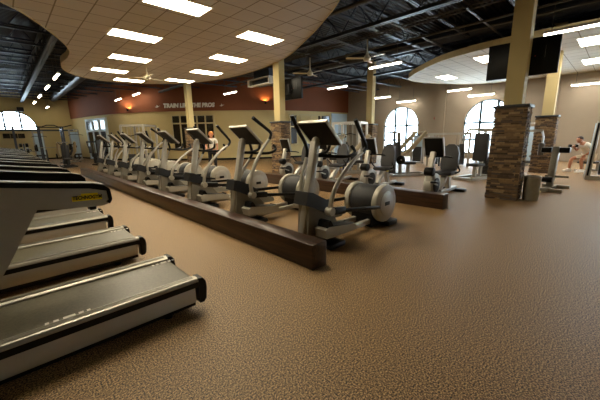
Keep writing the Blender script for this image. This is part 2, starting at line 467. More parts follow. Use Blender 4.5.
pipes += [([(9.3, -4, 4.74), (9.3, 17, 4.74)], .022, 'thin conduit beside the first ceiling fan'), ([(9.55, -4, 4.74), (9.55, 17, 4.74)], .022, 'second thin conduit beside the first ceiling fan'),
          ([(11.3, -4, 4.7), (11.3, 16.9, 4.7)], .03, 'pipe running lengthwise above the gap between the tiled ceilings'), ([(8.2, 5.1, 4.7), (20.4, 5.1, 4.7)], .03, 'pipe crossing over the curved rim of the smaller tiled ceiling'),
          ([(8.3, 13.4, 4.7), (20.3, 13.4, 4.7)], .04, 'pipe crossing close to the rust band'), ([(-2.5, 3, 4.7), (-2.5, 32, 4.7)], .04, 'long pipe above the treadmill fronts'), ([(.2, 15, 4.7), (.2, 32, 4.7)], .04, 'long pipe left of the hung tube lights')]
for p, r, lb in pipes:
    tag(MB().cyl(p[0], p[1], r, n=10).build('ceiling_pipe', M['pipe']), lb, 'pipe')
tag(MB().cyl((12.2, -4, 4.95), (12.2, 16.9, 4.95), .22, n=20).build('ceiling_duct', M['joist']), 'round black air duct under the roof deck', 'duct')
tag(MB().cyl((3.6, 17.8, 4.9), (3.6, 32.9, 4.9), .25, n=20).build('ceiling_duct', M['joist']), 'round dark air duct leading to the far wall', 'duct')
v = thing('air_vent', 'white rectangular air vent hanging beside the cream column', 'air vent', (9.3, 12.3, 4.08))
MB().box(-.12, .12, -.85, .85, -.16, -.12).box(-.12, .12, -.85, .85, .12, .16).box(-.12, .12, -.85, -.78, -.12, .12).box(-.12, .12, .78, .85, -.12, .12).build('vent_frame', M['white'], v)
b = MB()
for k in range(5): b.obox((-.02, -.78, -.09 + k * .045), (-.02, .78, -.09 + k * .045), .08, .008)
b.build('vent_slats', M['black'], v)
MB().box(.1, .5, -.6, .6, -.14, .55).build('duct_box', M['joist'], v)

# ------------------------------------------------------------------ hung tiled ceilings
def smooth_loop(P, n=10):
    out = []
    K = len(P)
    for i in range(K):
        a, b_, c, d = [Vector(P[(i + q) % K]) for q in (-1, 0, 1, 2)]
        for k in range(n):
            t = k / n; p = .5 * ((2 * b_) + (c - a) * t + (2 * a - 5 * b_ + 4 * c - d) * t * t + (3 * b_ - a - 3 * c + d) * t ** 3); out.append((p.x, p.y))
    return out
CZ = 4.25
def hung(name, loop, label):
    b = MB(); b.prism(loop, CZ, CZ + .06, 'z')
    o = b.build(name, M['tiles'])
    f = MB(); K = len(loop)
    cx = sum(p[0] for p in loop) / K; cy = sum(p[1] for p in loop) / K
    A = []
    for (x, y) in loop:
        d = Vector((x - cx, y - cy)).normalized() * .03
        A.append([f.bm.verts.new(q) for q in ((x, y, CZ - .015), (x + d.x, y + d.y, CZ - .015), (x + d.x, y + d.y, CZ + .2), (x, y, CZ + .2))])
    for i in range(K):
        j = (i + 1) % K
        for q in range(4): f.bm.faces.new((A[i][q], A[j][q], A[j][(q + 1) % 4], A[i][(q + 1) % 4]))
    f.build('edge_trim', M['frame'], o)
    return struct(o, label, 'ceiling')
c1 = smooth_loop([(.42, 8.97), (.9, 9.64), (1.55, 11.0), (1.95, 12.2), (2.04, 13.3), (2.0, 14.4), (2.25, 15.75), (2.95, 16.85), (4.1, 17.4), (5.9, 16.9), (7.5, 15.1), (8.15, 12.2), (7.8, 9.04), (6.82, 6.77), (6.0, 5.27), (5.35, 4.3), (4.0, 2.9), (2.2, 2.4), (.3, 2.8), (-.9, 4.2), (-1.1, 6.0), (-.6, 7.7)])
hung('ceiling_large', c1, 'large curved tiled ceiling hung over the ellipticals')
c2 = smooth_loop([(12.0, .6), (11.95, 1.8), (12.03, 3.43), (12.44, 4.79), (13.2, 5.9), (14.45, 7.2), (15.6, 7.9), (17.4, 7.7), (19.6, 6.4), (20.4, 5.0), (20.45, 2.0), (20.45, -3), (19.5, -5.5), (16, -6), (13, -4.5), (12.2, -2)])
hung('ceiling_small', c2, 'smaller curved tiled ceiling behind the nearest pillar')

lp = thing('ceiling_light', '', 'ceiling light', (0, 0, CZ))
MB().box(-.63, .63, -.33, -.3, -.02, .01).box(-.63, .63, .3, .33, -.02, .01).box(-.63, -.6, -.3, .3, -.02, .01).box(.6, .63, -.3, .3, -.02, .01).build('light_frame', M['white'], lp)
lens = MB().box(-.6, .6, -.3, .3, -.012, .008).build('diffuser', M['lens'], lp)
L1 = [(3.1, 6.8), (5.72, 7.46), (3.05, 9.5), (6.25, 10.03), (3.65, 12.15), (6.75, 12.65), (3.6, 14.7), (6.65, 15.15), (4.8, 16.5), (.6, 5.0), (2.9, 4.0)]  # last two panels are out of view, added to light the foreground
W1 = ['cut by the top edge, above the treadmill gap', 'nearest the curved edge on its window side', 'second back in the row over the treadmill aisle', 'second back along the window side', 'third back over the treadmill aisle', 'third back along the window side', 'fourth back over the treadmill aisle', 'farthest on the window side, before the cream column', 'farthest back, beside the pendant fan', 'above the treadmills', 'beyond the top edge above the aisle']
L2 = [(16.4, 6.4), (13.7, 3.9), (13.65, 1.0), (17.5, 1.15), (17.4, 3.7), (13.6, -2.0), (17.4, -2.2)]  # last two are unseen panels added for extra foreground light
W2 = ['alone by its rounded tip', 'half hidden by the dark television', 'nearest at the picture edge', 'second at the picture edge', 'just past the cream shaft of the near pillar', 'beyond the near pillar', 'beyond the far pillar']
for k, ((x, y), w) in enumerate(list(zip(L1, W1)) + list(zip(L2, W2))):
    if k == len(L1):
        lp2 = copy_tree(lp)
        for c in lp2.children:
            c.data = c.data.copy()
            if c.name.startswith('diffuser'): c.data.materials[0] = M['lens2']
    o = lp if k == 0 else (copy_tree(lp) if k < len(L1) else (lp2 if k == len(L1) else copy_tree(lp2)))
    o.location = (x, y, CZ)
    o['label'] = 'ceiling light panel %s, %s tiled ceiling' % (w, 'large' if k < len(L1) else 'small')
    o['group'] = 'light panels in the tiled ceilings'

# hung tube lights (run along y)
tl = thing('tube_light', '', 'tube light', (0, 0, 0))
MB().prism([(-.07, -.02), (.07, -.02), (.03, .05), (-.03, .05)], -.68, .68).build('housing', M['white'], tl)
MB().cyl((0, -.65, -.035), (0, .65, -.035), .03, n=10).build('lamp_tube', M['tube'], tl)
for yy in (-.5, .5): MB().cyl((0, yy, .05), (0, yy, .75), .01, n=6).build('hanger', M['pipe'], tl)
TL = [(2.03, 16.4, 4.1, 'first of the four strung along the treadmill side'), (2.03, 19.9, 4.1, 'second of the four along the treadmill side'), (2.03, 24.0, 4.1, 'third of the four along the treadmill side'), (2.03, 28.0, 4.1, 'last of the four along the treadmill side'),
      (6.05, 23.7, 4.15, 'before the rust band at its dark far end'), (6.78, 22.3, 4.4, 'before the rust band, nearer and higher than its neighbour'), (10.1, 16.3, 4.1, 'before the rust band between the two cream columns'), (13.6, 11.1, 4.1, 'before the rust band beyond the wall television'),
      (10.85, 6.55, 4.1, 'below the cream ceiling fan by the farther pillar'), (19.3, 11.8, 4.05, 'just right of the farther stone pillar top'), (20.1, 10.4, 3.72, 'above the arched window in the corner'), (19.9, 7.0, 4.05, 'between the arched windows by the small tiled ceiling'), (20.1, 5.85, 3.66, 'just above the arched window behind the near pillar'),
      (11.0, 1.15, 4.1, 'large and close, behind the near cream shaft'), (20.0, 1.3, 3.68, 'on the tan wall at the picture edge'), (3.0, 31.4, 4.1, 'against the beige far wall'),
      (10.6, -2.6, 4.1, 'over the open floor'), (6.5, -2.5, 4.1, 'over the open carpet'), (-2.5, 8.0, 4.1, 'over the row of treadmill fronts')]  # these three hang outside the frame, added as fill for the foreground
for k, (x, y, z, w) in enumerate(TL):
    o = tl if k == 0 else copy_tree(tl)
    if x > 9:
        for c in o.children:
            if c.name.startswith('lamp_tube'):
                cool_tube = globals().get('cool_tube') or c.data.copy(); cool_tube.materials[0] = M['tube2']; c.data = cool_tube
    o.location = (x, y, z); o['label'] = 'hanging fluorescent tube light ' + w; o['group'] = 'hanging tube lights'

# ceiling fans
fn = thing('ceiling_fan', '', 'ceiling fan')
MB().cyl((0, 0, .12), (0, 0, .62), .022, n=8).build('down_rod', M['fanm'], fn)
MB().lathe([(0, -.1), (.1, -.09), (.13, -.02), (.11, .05), (.05, .12), (.03, .2), (0, .2)]).build('motor_housing', M['fanm'], fn)
for k in range(3):
    a = k * 2 * PI / 3 + .4
    MB().prism([(.1, -.05), (.72, -.07), (.76, 0), (.72, .07), (.1, .05)], -.006, .006, 'z').rot(Matrix.Rotation(a, 4, 'Z') @ Matrix.Rotation(.2, 4, 'X')).build('blade', M['fanm'], fn)
for k, (x, y, z, w) in enumerate([(9.6, 6.5, 4.12, 'cream ceiling fan above the long tube light by the farther pillar'), (4.5, 13.2, 3.85, 'cream ceiling fan hanging under the large tiled ceiling'), (9.9, 9.55, 4.12, 'small distant ceiling fan beside the wall television')]):
    o = fn if k == 0 else copy_tree(fn)
    o.location = (x, y, z); o['label'] = w; o['group'] = 'ceiling fans'
fn.children[0].name = 'down_rod'
# ------------------------------------------------------------------ pillars
def stone_mesh(w, h):
    b = MB(); rnd = random.Random(3)
    b.box(-w / 2 + .05, w / 2 - .05, -w / 2 + .05, w / 2 - .05, 0, h)
    z = 0.0
    while z < h - .01:
        rh = min(rnd.uniform(.022, .05), h - z)
        for side in range(4):
            x = -w / 2
            while x < w / 2 - .01:
                L = min(rnd.uniform(.08, .3), w / 2 - x)
                if w / 2 - x - L < .05: L = w / 2 - x
                d = rnd.uniform(-.02, .012)
                b.box(x + .002, x + L - .002, -w / 2 + d * -1, -w / 2 + .08, z + .002, z + rh - .002, Matrix.Rotation(side * PI / 2, 4, 'Z'))
                x += L
        z += rh
    return b
pl = thing('pillar', '', 'pillar', kind='structure')
stone_mesh(.62, 2.03).rot(Matrix.Diagonal((.76, 1, 1, 1))).build('stone_base', M['stone'], pl)
MB().box(-.27, .27, -.34, .34, 2.03, 2.09, bevel=.01).build('stone_cap', M['cap'], pl)
MB().box(-.14, .14, -.17, .17, 2.09, 5.35).build('shaft', M['column'], pl)
for k, (x, y, w) in enumerate([(8.29, 1.735, 'nearest pillar with ledge stone base and cream shaft, bin beside it'), (14.55, 1.95, 'stone based pillar behind the nearest one, by the seated man'), (8.0, 9.38, 'stone based cream pillar behind the second elliptical'), (14.3, 9.38, 'stone based cream pillar before the arched window corner'), (7.85, 17.0, 'farthest stone based pillar, in front of the wall lettering')]):
    o = pl if k == 0 else copy_tree(pl)
    o.location = (x, y, 0); o['label'] = w

# televisions
tv = thing('television', 'large dark television mounted high behind the nearest cream shaft', 'television', (8.56, 1.76, 2.72), 0, 'televisions on the pillars')
MB().box(0, .09, -.66, .66, 0, .76, bevel=.012).build('casing', M['black'], tv)
MB().box(.088, .094, -.63, .63, .03, .73).build('screen', M['screen'], tv)
MB().box(-.12, 0, -.12, .12, .2, .56).build('wall_bracket', M['dark'], tv)
MB().box(-.004, .001, -.16, -.06, .34, .36).box(-.004, .001, -.42, -.415, .34, .58).build('rear_ports', M['pipe'], tv)
MB().box(-.006, .001, -.26, -.24, .38, .4).build('power_light', M['red'], tv)
t2 = copy_tree(tv); t2.location = (8.27, 9.1, 2.9); t2['label'] = 'dark television mounted high on the cream pillar before the rust band'

# ------------------------------------------------------------------ kerbs
tag(MB().box(-.12, .12, -7.1, 7.1, 0, .3, bevel=.004).build('wooden_curb', M['wood'], loc=(2.44, 9.33, 0)), 'long low dark wooden curb in front of the elliptical row', 'curb', 'wooden curbs')
tag(MB().box(-.13, .13, -3.3, 3.3, 0, .3, bevel=.004).build('wooden_curb', M['wood'], loc=(6.32, 5.6, 0)), 'low dark wooden curb in front of the exercise bikes', 'curb', 'wooden curbs')

# ------------------------------------------------------------------ treadmill
def make_treadmill():
    r = thing('treadmill', '', 'treadmill')
    MB().box(-1.1, 1.0, -.34, .34, .045, .255).build('deck_frame', M['black'], r)
    for s in (-1, 1):
        MB().box(-1.0, 1.0, min(s * .345, s * .365), max(s * .345, s * .365), .085, .222, bevel=.006).build('side_panel', M['silver'], r)
    for s in (-1, 1):
        q = MB()
        prof = [(s * .27, .268), (s * .27, .287), (s * .285, .298), (s * .33, .305), (s * .355, .298), (s * .368, .28), (s * .368, .268)]
        q.prism(prof, -1.05, 1.03, 'x')
        for g in (.298, .316, .334): q.box(-1.04, 1.0, s * g - .003, s * g + .003, .298, .3075)
        q.build('foot_rail', M['alu'], r)
    for s in (-1, 1):
        MB().box(-1.05, 1.03, min(s * .33, s * .37), max(s * .33, s * .37), .222, .27).build('black_strip', M['black'], r)
        c = MB().prism([(1.03, .07), (1.07, .07), (1.09, .1), (1.1, .2), (1.095, .26), (1.07, .298), (1.03, .303)], s * .275, s * .372)
        c.build('end_cap', M['black'], r)
    q = MB(); prof = [(-.7, .275), (1.0, .275)] + [(1.0 + .055 * math.sin(a), .22 + .055 * math.cos(a)) for a in [PI * k / 8 for k in range(1, 9)]] + [(-.7, .165)]
    q.prism(prof, -.268, .268); bl = q.build('running_belt', M['belt'], r)
    for x0, yy, sc_ in ((.0, -.225, 1), (.86, .235, .8)):
        for x, w_ in ((0, .022), (.045, .03), (.1, .07), (.19, .03), (.24, .022)):
            MB().box(x0 + x * sc_, x0 + (x + w_) * sc_, yy - .017, yy + .017, .2755, .277).build('belt_marking', M['shirt'], bl)
    q = MB().prism([(-1.22, .06), (-1.22, .3), (-1.1, .4), (-.85, .42), (-.62, .3), (-.6, .26), (-.6, .06)], -.38, .38)
    q.build('motor_hood', M['silver2'], r)
    for x in (-.9, .78):
        for s in (-1, 1): MB().cyl((x, s * .28, 0), (x, s * .28, .1), .035, n=12).build('foot', M['black'], r)
    for s in (-1, 1):
        q = MB().prism([(.07, 1.1), (-.1, .8), (-.42, .29), (-.78, .29), (-.42, .8), (-.3, 1.15)], s * .385 - .03, s * .385 + .03)
        q.build('upright', M['silver2'], r)
        y0, y1 = s * .39 - .045, s * .39 + .045
        top = [(-.95, 1.40), (-.5, 1.36), (-.05, 1.285), (.2, 1.25), (.36, 1.232), (.42, 1.215), (.45, 1.18)]
        bot = [(.455, 1.11), (.44, 1.085), (.4, 1.075), (.2, 1.085), (-.05, 1.12), (-.5, 1.2), (-.95, 1.3)]
        yo = (y1, y0 + .02) if s > 0 else (y0, y1 - .02)
        arm = MB().prism(top + bot, min(yo), max(yo)).build('side_arm', M['silver2'], r)
        yi = (y0, y0 + .02) if s > 0 else (y1 - .02, y1)
        MB().prism(top + bot, yi[0], yi[1]).build('arm_lining', M['black'], arm)
        inner = [(x - (.0 if x < .3 else .022), z - .035) for x, z in top[:-1]] + [(.43, 1.17), (.435, 1.11), (.42, 1.1)]
        outer = [(x, z - .006) for x, z in top[:-1]] + [(.452, 1.18), (.457, 1.11), (.44, 1.082)]
        yb = y0 - .004 if s < 0 else y1
        MB().prism(outer + inner[::-1], yb, yb + .004).build('black_trim', M['black'], arm)
        ys_ = y0 - .003 if s < 0 else y1 + .003
        MB().prism([(.24, 1.125), (.4, 1.12), (.4, 1.15), (.38, 1.155), (.38, 1.165), (.29, 1.17), (.29, 1.16), (.24, 1.155)][::1], min(ys_, ys_ + s * .002), max(ys_, ys_ + s * .002)).build('logo_plate', M['yellow'], arm)
        Mx = Matrix.Translation((.32, ys_ + s * .003, 1.142)) @ Matrix.Rotation(.04, 4, 'Y') @ Matrix.Rotation(PI / 2, 4, 'X')
        if s > 0: Mx = Matrix.Translation((.32, ys_ + s * .003, 1.142)) @ Matrix.Rotation(PI, 4, 'Z') @ Matrix.Rotation(PI / 2, 4, 'X')
        text_mesh('TECHNOGYM', .032, M['black'], 'logo_lettering', arm, Mx, .001, .0012, .15, .78)
    for s in (-1, 1): MB().box(.335, .375, min(s * .34, s * .37), max(s * .34, s * .37), 1.04, 1.085, None, .008).build('pulse_sensor', M['black'], r)
    R = Matrix.Translation((-.85, 0, 1.5)) @ Matrix.Rotation(-.45, 4, 'Y')
    MB().box(-.03, .03, -.4, .4, -.22, .22, R, .015).build('console', M['silver2'], r)
    MB().box(.028, .034, -.3, .3, -.17, .17, R).build('screen', M['screen'], r)
    return r
tm = make_treadmill()
tm.scale = (1, 1.07, 1)
for k in range(9):
    o = tm if k == 0 else copy_tree(tm)
    o.location = (.02, 2.79 + 1.6 * k, 0)
    o['group'] = 'treadmills in the row'
    o['label'] = ('nearest treadmill, silver sides, grey belt, yellow logo plate on its arm' if k == 0 else 'silver and black treadmill, %s from the near end of the row' % (ORD[k] if k < 8 else 'last'))

# ------------------------------------------------------------------ elliptical trainer
def make_elliptical():
    r = thing('elliptical_trainer', '', 'elliptical trainer')
    MB().obox((.075, 0, .05), (.375, 0, 1.44), .105, .115, (0, 1, 0), .03).ball((.376, 0, 1.44), .054).build('post', M['silver'], r)
    MB().prism([(.1, .05), (.14, .6), (.5, .48), (.6, .42), (.72, .28), (.72, .05)], -.1, .1).build('front_body', M['panel'], r)
    MB().prism([(.06, .62), (.1, .79), (.2, .77), (.42, .66), (.58, .57), (.58, .45), (.42, .46), (.2, .57)], -.12, .12).build('belt_shroud', M['dark'], r)
    # console leaning back toward the user
    a, bq = Vector((.3, 0, 1.675)), Vector((.61, 0, 1.38)); d = (a - bq).normalized(); nrm = Vector((d.z, 0, -d.x))
    if nrm.z < 0: nrm = -nrm
    c = (a + bq) / 2
    R = Matrix(((d.x, 0, nrm.x, c.x), (0, 1, 0, 0), (d.z, 0, nrm.z, c.z), (0, 0, 0, 1)))
    L = (a - bq).length
    cs = MB().prism([(-L / 2, -.01), (L / 2, -.016), (L / 2, .022), (-L / 2, .018)], -.25, .25).rot(R).build('console', M['black'], r)
    MB().box(-L / 2, L / 2 + .012, -.266, -.25, -.018, .026, R, .005).box(-L / 2, L / 2 + .012, .25, .266, -.018, .026, R, .005).box(L / 2, L / 2 + .016, -.262, .262, -.02, .026, R, .005).build('console_rim', M['alu'], cs)
    MB().box(-L / 2 + .06, L / 2 - .04, -.2, .2, .018, .026, R).build('screen', M['screen'], cs)
    # fixed handle below the console
    MB().tube([(.9, -.2, 1.36), (.9, -.26, 1.27), (.7, -.27, 1.22), (.42, -.1, 1.24), (.42, .1, 1.24), (.7, .27, 1.22), (.9, .26, 1.27), (.9, .2, 1.36)], .024, 8, 5).build('fixed_handle', M['black'], r)
    near = [(.83, 1.71), (.92, 1.59), (1.02, 1.46), (1.09, 1.34), (1.02, 1.26), (.84, 1.18), (.57, .99), (.38, .77), (.31, .55)]
    far = [(.24, 1.78), (.36, 1.58), (.48, 1.42), (.53, 1.3), (.51, 1.2), (.47, 1.09), (.42, .95), (.39, .78), (.33, .55)]
    for s, P in ((-1, near), (1, far)):
        y = s * .31
        h = MB().tube([(x, y, z) for x, z in P[4:]], [.022, .026, .03, .032, .032], 10, 5).build('arm_lever', M['silver'], r)
        MB().tube([(x, y, z) for x, z in P[:5]], [.03, .029, .027, .026, .026], 10, 5).build('grip', M['black'], h)
        MB().cyl((P[-1][0], y - .05, .53), (P[-1][0], y + .05, .53), .055, n=18).build('pivot', M['silver'], h)
    # pedals and linkage
    for s, x0, z0 in ((-1, .22, .3), (1, .5, .36)):
        y = s * .24
        q = MB().prism([(x0, z0 - .12), (x0 - .03, z0), (x0 + .05, z0 + .03), (x0 + .62, z0 - .04), (x0 + .66, z0 - .09), (x0 + .64, z0 - .13)], y - .1, y + .1).build('pedal', M['silver2'], r)
        MB().prism([(x0 + .02, z0 + .02), (x0 + .05, z0 + .1), (x0 + .09, z0 + .11), (x0 + .14, z0 + .03), (x0 + .58, z0 - .035), (x0 + .6, z0 - .015), (x0 + .58, z0 - .045), (x0 + .1, z0 + .018)], y - .09, y + .09).build('foot_plate', M['black'], q)
        MB().obox((.32, s * .31, .53), (.62, s * .31, .5), .06, .1, bevel=.01).obox((.55, s * .31, .5), (1.66, s * .31, .4 + s * .04), .04, .055, bevel=.01).build('link_arm', M['black'], r)
    for s in (-1, 1):
        MB().obox((.5, s * .14, .12), (1.75, s * .14, .12), .07, .08, bevel=.012).build('base_rail', M['silver'], r)
    # wheel housings at the rear
    for s in (-1, 1):
        y = s * .27
        w = MB().disc((1.71, y, .41), .31, .11, 44, .03).build('wheel_housing', M['silver2'], r)
        MB().disc((1.71, y + s * .056, .41), .2, .02, 36, .008).build('hub_cover', M['silver'], w)
        MB().box(1.64, 1.78, min(y + s * .064, y + s * .072), max(y + s * .064, y + s * .072), .38, .44, bevel=.003).build('emblem', M['black'], w)
    q = MB()
    q.disc((1.71, 0, .41), .285, .42, 40, .01); q.build('flywheel_cover', M['dark'], r)
    MB().prism([(1.48, .03), (1.48, .3), (1.94, .3), (1.94, .03)], -.2, .2).build('rear_body', M['black'], r)
    MB().box(.28, .6, -.36, .36, 0, .08, bevel=.025).build('front_foot', M['black'], r)
    MB().box(1.78, 2.08, -.34, .34, 0, .09, bevel=.025).build('rear_foot', M['black'], r)
    return r
el = make_elliptical()
PHASE = [(0, 0), (-20, 20), (-6, 12), (0, 4), (-14, 16), (2, 0), (-8, 9), (0, 2)]
for k in range(8):
    o = el if k == 0 else copy_tree(el)
    o.location = (2.64, 2.82 + 1.745 * k, 0)
    o['group'] = 'ellipticals behind the long curb'
    for c in o.children:
        if c.name.startswith('arm_lever'):
            side = 0 if sum(v[1] for v in c.bound_box) < 0 else 1
            th = math.radians(PHASE[k][side])
            p = Matrix.Translation((.31, 0, .54))
            c.matrix_local = p @ Matrix.Rotation(th, 4, 'Y') @ p.inverted()
    o['label'] = ('nearest elliptical trainer, large and fully in view at the curb end' if k == 0 else 'silver elliptical trainer, %s from the near end of the long curb' % (ORD[k] if k < 7 else 'farthest'))

# ------------------------------------------------------------------ recumbent bike
def make_bike():
    r = thing('recumbent_bike', '', 'exercise bike')
    MB().obox((.02, 0, .06), (1.75, 0, .1), .12, .08, bevel=.01).build('base_frame', M['silver'], r)
    w = MB().disc((.28, 0, .34), .27, .2, 36, .03).build('wheel_housing', M['silver'], r)
    for s in (-1, 1): MB().disc((.28, s * .105, .34), .17, .02, 30, .006).build('hub_cover', M['dark'], w)
    for s in (-1, 1):
        c = MB().obox((.28, s * .13, .34), (.36 * s + .28, s * .13, .34 - .12 * s), .03, .03).build('crank', M['alu'], w)
        MB().box(.36 * s + .2, .36 * s + .38, s * .2 - .06, s * .2 + .06, .32 - .12 * s, .36 - .12 * s, bevel=.008).build('foot_pedal', M['black'], c)
    MB().obox((.08, 0, .42), (.25, 0, 1.1), .11, .12, (0, 1, 0), .02).build('post', M['silver'], r)
    MB().disc((.1, 0, .66), .1, .2, 24, .02).build('post_joint', M['black'], r)
    R = Matrix.Translation((.26, 0, 1.2)) @ Matrix.Rotation(-.32, 4, 'Y')
    c = MB().box(-.02, .025, -.21, .21, -.2, .22, R, .012).build('console', M['black'], r)
    MB().box(-.024, .03, -.225, -.205, -.2, .225, R).box(-.024, .03, .205, .225, -.2, .225, R).box(-.024, .03, -.225, .225, .22, .235, R).build('console_rim', M['alu'], c)
    MB().box(.024, .03, -.17, .17, -.1, .18, R).build('screen', M['screen'], c)
    MB().tube([(.62, -.28, .95), (.5, -.26, .98), (.24, -.06, 1.0), (.24, .06, 1.0), (.5, .26, .98), (.62, .28, .95)], .018, 8, 4).build('front_handle', M['black'], r)
    MB().obox((.7, 0, .14), (1.06, 0, .5), .1, .12, (0, 1, 0)).obox((1.3, 0, .12), (1.16, 0, .5), .1, .1, (0, 1, 0)).build('seat_support', M['silver'], r)
    MB().box(.82, 1.25, -.22, .22, .5, .6, bevel=.035).build('seat', M['pad'], r)
    R = Matrix.Translation((1.3, 0, .92)) @ Matrix.Rotation(.2, 4, 'Y')
    bk_ = MB().prism([(-.17, -.36), (-.21, -.2), (-.2, .1), (-.14, .26), (-.07, .32), (.07, .32), (.14, .26), (.2, .1), (.21, -.2), (.17, -.36)], -.05, .05, 'x').rot(R).build('backrest', M['pad'], r)
    MB().box(.05, .1, -.14, .14, -.3, .3, R, .015).build('backrest_shell', M['black'], bk_)
    for s in (-1, 1): MB().tube([(1.05, s * .16, .54), (1.05, s * .32, .6), (.9, s * .33, .74)], .018, 8, 4).build('side_handle', M['black'], r)
    MB().box(1.08, 1.16, -.1, .1, .46, .52).build('adjuster', M['yellow'], r)
    MB().box(-.06, .06, -.22, .22, 0, .07, bevel=.02).build('front_foot', M['black'], r)
    MB().box(1.62, 1.8, -.3, .3, 0, .08, bevel=.025).build('rear_foot', M['black'], r)
    return r
bk = make_bike()
for k, y in enumerate((2.92, 4.66, 6.35, 8.05)):
    o = bk if k == 0 else copy_tree(bk)
    o.location = (6.82, y, 0); o['group'] = 'recumbent bikes behind the short curb'
    o['label'] = ['nearest recumbent exercise bike, at the open end of the shorter curb', 'recumbent exercise bike just right of the nearest elliptical wheel', 'recumbent exercise bike seen through the nearest elliptical arms', 'farthest recumbent exercise bike, beside the stone pillar'][k]

# ------------------------------------------------------------------ strength machines
def machine(name, label, loc, rz, kind, cat='weight machine', frame='silver', pad='pad', hh=1.6, hl=1.5):
    r = thing(name, label, cat, loc, rz)
    f = M[frame]; p = M[pad]
    if kind in ('press', 'fly'):
        MB().obox((-.7, -.3, .05), (.7, -.3, .05), .08, .08).obox((-.7, .3, .05), (.7, .3, .05), .08, .08).obox((-.65, -.34, .05), (-.65, .34, .05), .08, .08).obox((.65, -.34, .05), (.65, .34, .05), .08, .08).build('base_frame', f, r)
        MB().obox((.3, 0, .08), (.42, 0, hh), .1, .08, (0, 1, 0)).build('main_upright', f, r)
        MB().box(-.22, .24, -.2, .2, .42, .52, bevel=.03).build('seat', p, r)
        MB().obox((0, 0, .06), (0, 0, .43), .1, .1).build('seat_post', f, r)
        if kind == 'press':
            MB().box(.2, .29, -.19, .19, .55, 1.28, Matrix.Translation((.1, 0, 0)) @ Matrix.Rotation(.1, 4, 'Y'), .03).build('backrest', p, r)
            for s in (-1, 1):
                a = MB().tube([(.3, s * .3, hh - .75), (.05, s * .4, hh - .5), (-.42, s * .38, hh)], [.06, .085, .07], 8).build('press_arm', M['armcream'], r)
                MB().tube([(-.42, s * .38, hh), (-.48, s * .3, hh - .1), (-.48, s * .18, hh - .12)], .022, 8).build('hand_grip', M['black'], a)
                MB().disc((.5, s * .42, .62), .16, .06, 24, .01).build('weight_plate', M['black'], r)
                MB().cyl((.5, s * .18, .62), (.5, s * .48, .62), .022, n=10).build('plate_peg', M['alu'], r)
        else:
            MB().box(.16, .27, -.23, .23, .58, 1.5, None, .03).build('backrest', p, r)
            MB().obox((.42, -.62, hh), (.42, .62, hh), .08, .08).build('top_bar', f, r)
            for s in (-1, 1):
                a = MB().tube([(.42, s * .6, hh), (.3, s * .64, hh - .2), (.15, s * .62, .8)], .03, 8).build('fly_arm', f, r)
                MB().box(.1, .17, s * .62 - .08, s * .62 + .08, .75, 1.15, None, .02).build('arm_pad', p, a)
        b = MB()
        for k in range(12): b.box(.55, .8, -.16, .16, .12 + k * .05, .165 + k * .05)
        b.build('weight_stack', M['stack'], r)
        MB().cyl((.675, -.12, .1), (.675, -.12, hh), .014, n=8).cyl((.675, .12, .1), (.675, .12, hh), .014, n=8).box(.55, .8, -.2, .2, hh - .03, hh + .03).build('guide_rods', M['alu'], r)
    elif kind == 'stack':
        MB().obox((-.6, 0, .05), (.3, 0, .05), .1, .08).obox((.3, -.35, .05), (.3, .35, .05), .1, .08).build('base_frame', f, r)
        MB().obox((.3, -.28, .05), (.3, -.28, hh), .09, .07).obox((.3, .28, .05), (.3, .28, hh), .09, .07).obox((.3, -.32, hh), (.3, .32, hh), .09, .07).obox((.3, 0, hh), (-.45, 0, hh), .07, .07).build('tower', f, r)
        b = MB()
        for k in range(15): b.box(.2, .4, -.2, .2, .12 + k * .05, .165 + k * .05)
        b.build('weight_stack', M['stack'], r)
        MB().box(.1, .13, -.25, .25, .25, hh - .15, None, .01).build('shroud', M['bluewhite'], r)
        MB().box(-.6, -.2, -.2, .2, .42, .52, bevel=.03).obox((-.4, 0, .06), (-.4, 0, .43), .08, .08).build('seat', p, r)
        MB().cyl((-.45, 0, hh), (-.45, 0, hh - .35), .006, n=6).tube([(-.45, -.45, hh - .42), (-.45, -.3, hh - .36), (-.45, .3, hh - .36), (-.45, .45, hh - .42)], .016, 8).build('pull_bar', M['black'], r)
    elif kind == 'jungle':
        b = MB(); HL = hl
        for x in (-.7, .7):
            for s in (-1, 1): b.obox((x, s * HL, .03), (x, s * HL, hh), .1, .1)
        b.obox((-.7, -HL, hh), (-.7, HL, hh), .12, .1).obox((.7, -HL, hh), (.7, HL, hh), .12, .1)
        for s in (-1, 1): b.obox((-.7, s * HL, hh), (.7, s * HL, hh), .1, .1).obox((-.7, s * HL, .05), (.7, s * HL, .05), .1, .1)
        b.build('station_frame', f, r)
        for s in (-1, 1):
            for x in (-.45, .45):
                q = MB()
                for k in range(12): q.box(x - .12, x + .12, s * (HL - .3) - .14, s * (HL - .3) + .14, .1 + k * .05, .145 + k * .05)
                q.build('weight_stack', M['stack'], r)
                MB().cyl((x, s * (HL - .3) - .1, .1), (x, s * (HL - .3) - .1, hh), .013, n=8).cyl((x, s * (HL - .3) + .1, .1), (x, s * (HL - .3) + .1, hh), .013, n=8).build('guide_rods', M['alu'], r)
        for y in (-.4 * HL, .4 * HL):
            c = MB().cyl((-.9, y, hh - .05), (-.9, y, hh - .5), .006, n=6).build('cable', M['black'], r)
            MB().tube([(-.9, y - .3, hh - .58), (-.9, y, hh - .5), (-.9, y + .3, hh - .58)], .016, 8).build('hand_grip', M['black'], c)
            MB().box(-.75, -.35, y - .18, y + .18, .42, .5, bevel=.03).obox((-.55, y, 0), (-.55, y, .43), .08, .08).build('seat', p, r)
    return r
machine('chest_press_machine', 'chest press machine with raised slanted arms before the corner arched window', (10.75, 5.35, 0), 2.5, 'press', hh=1.58)
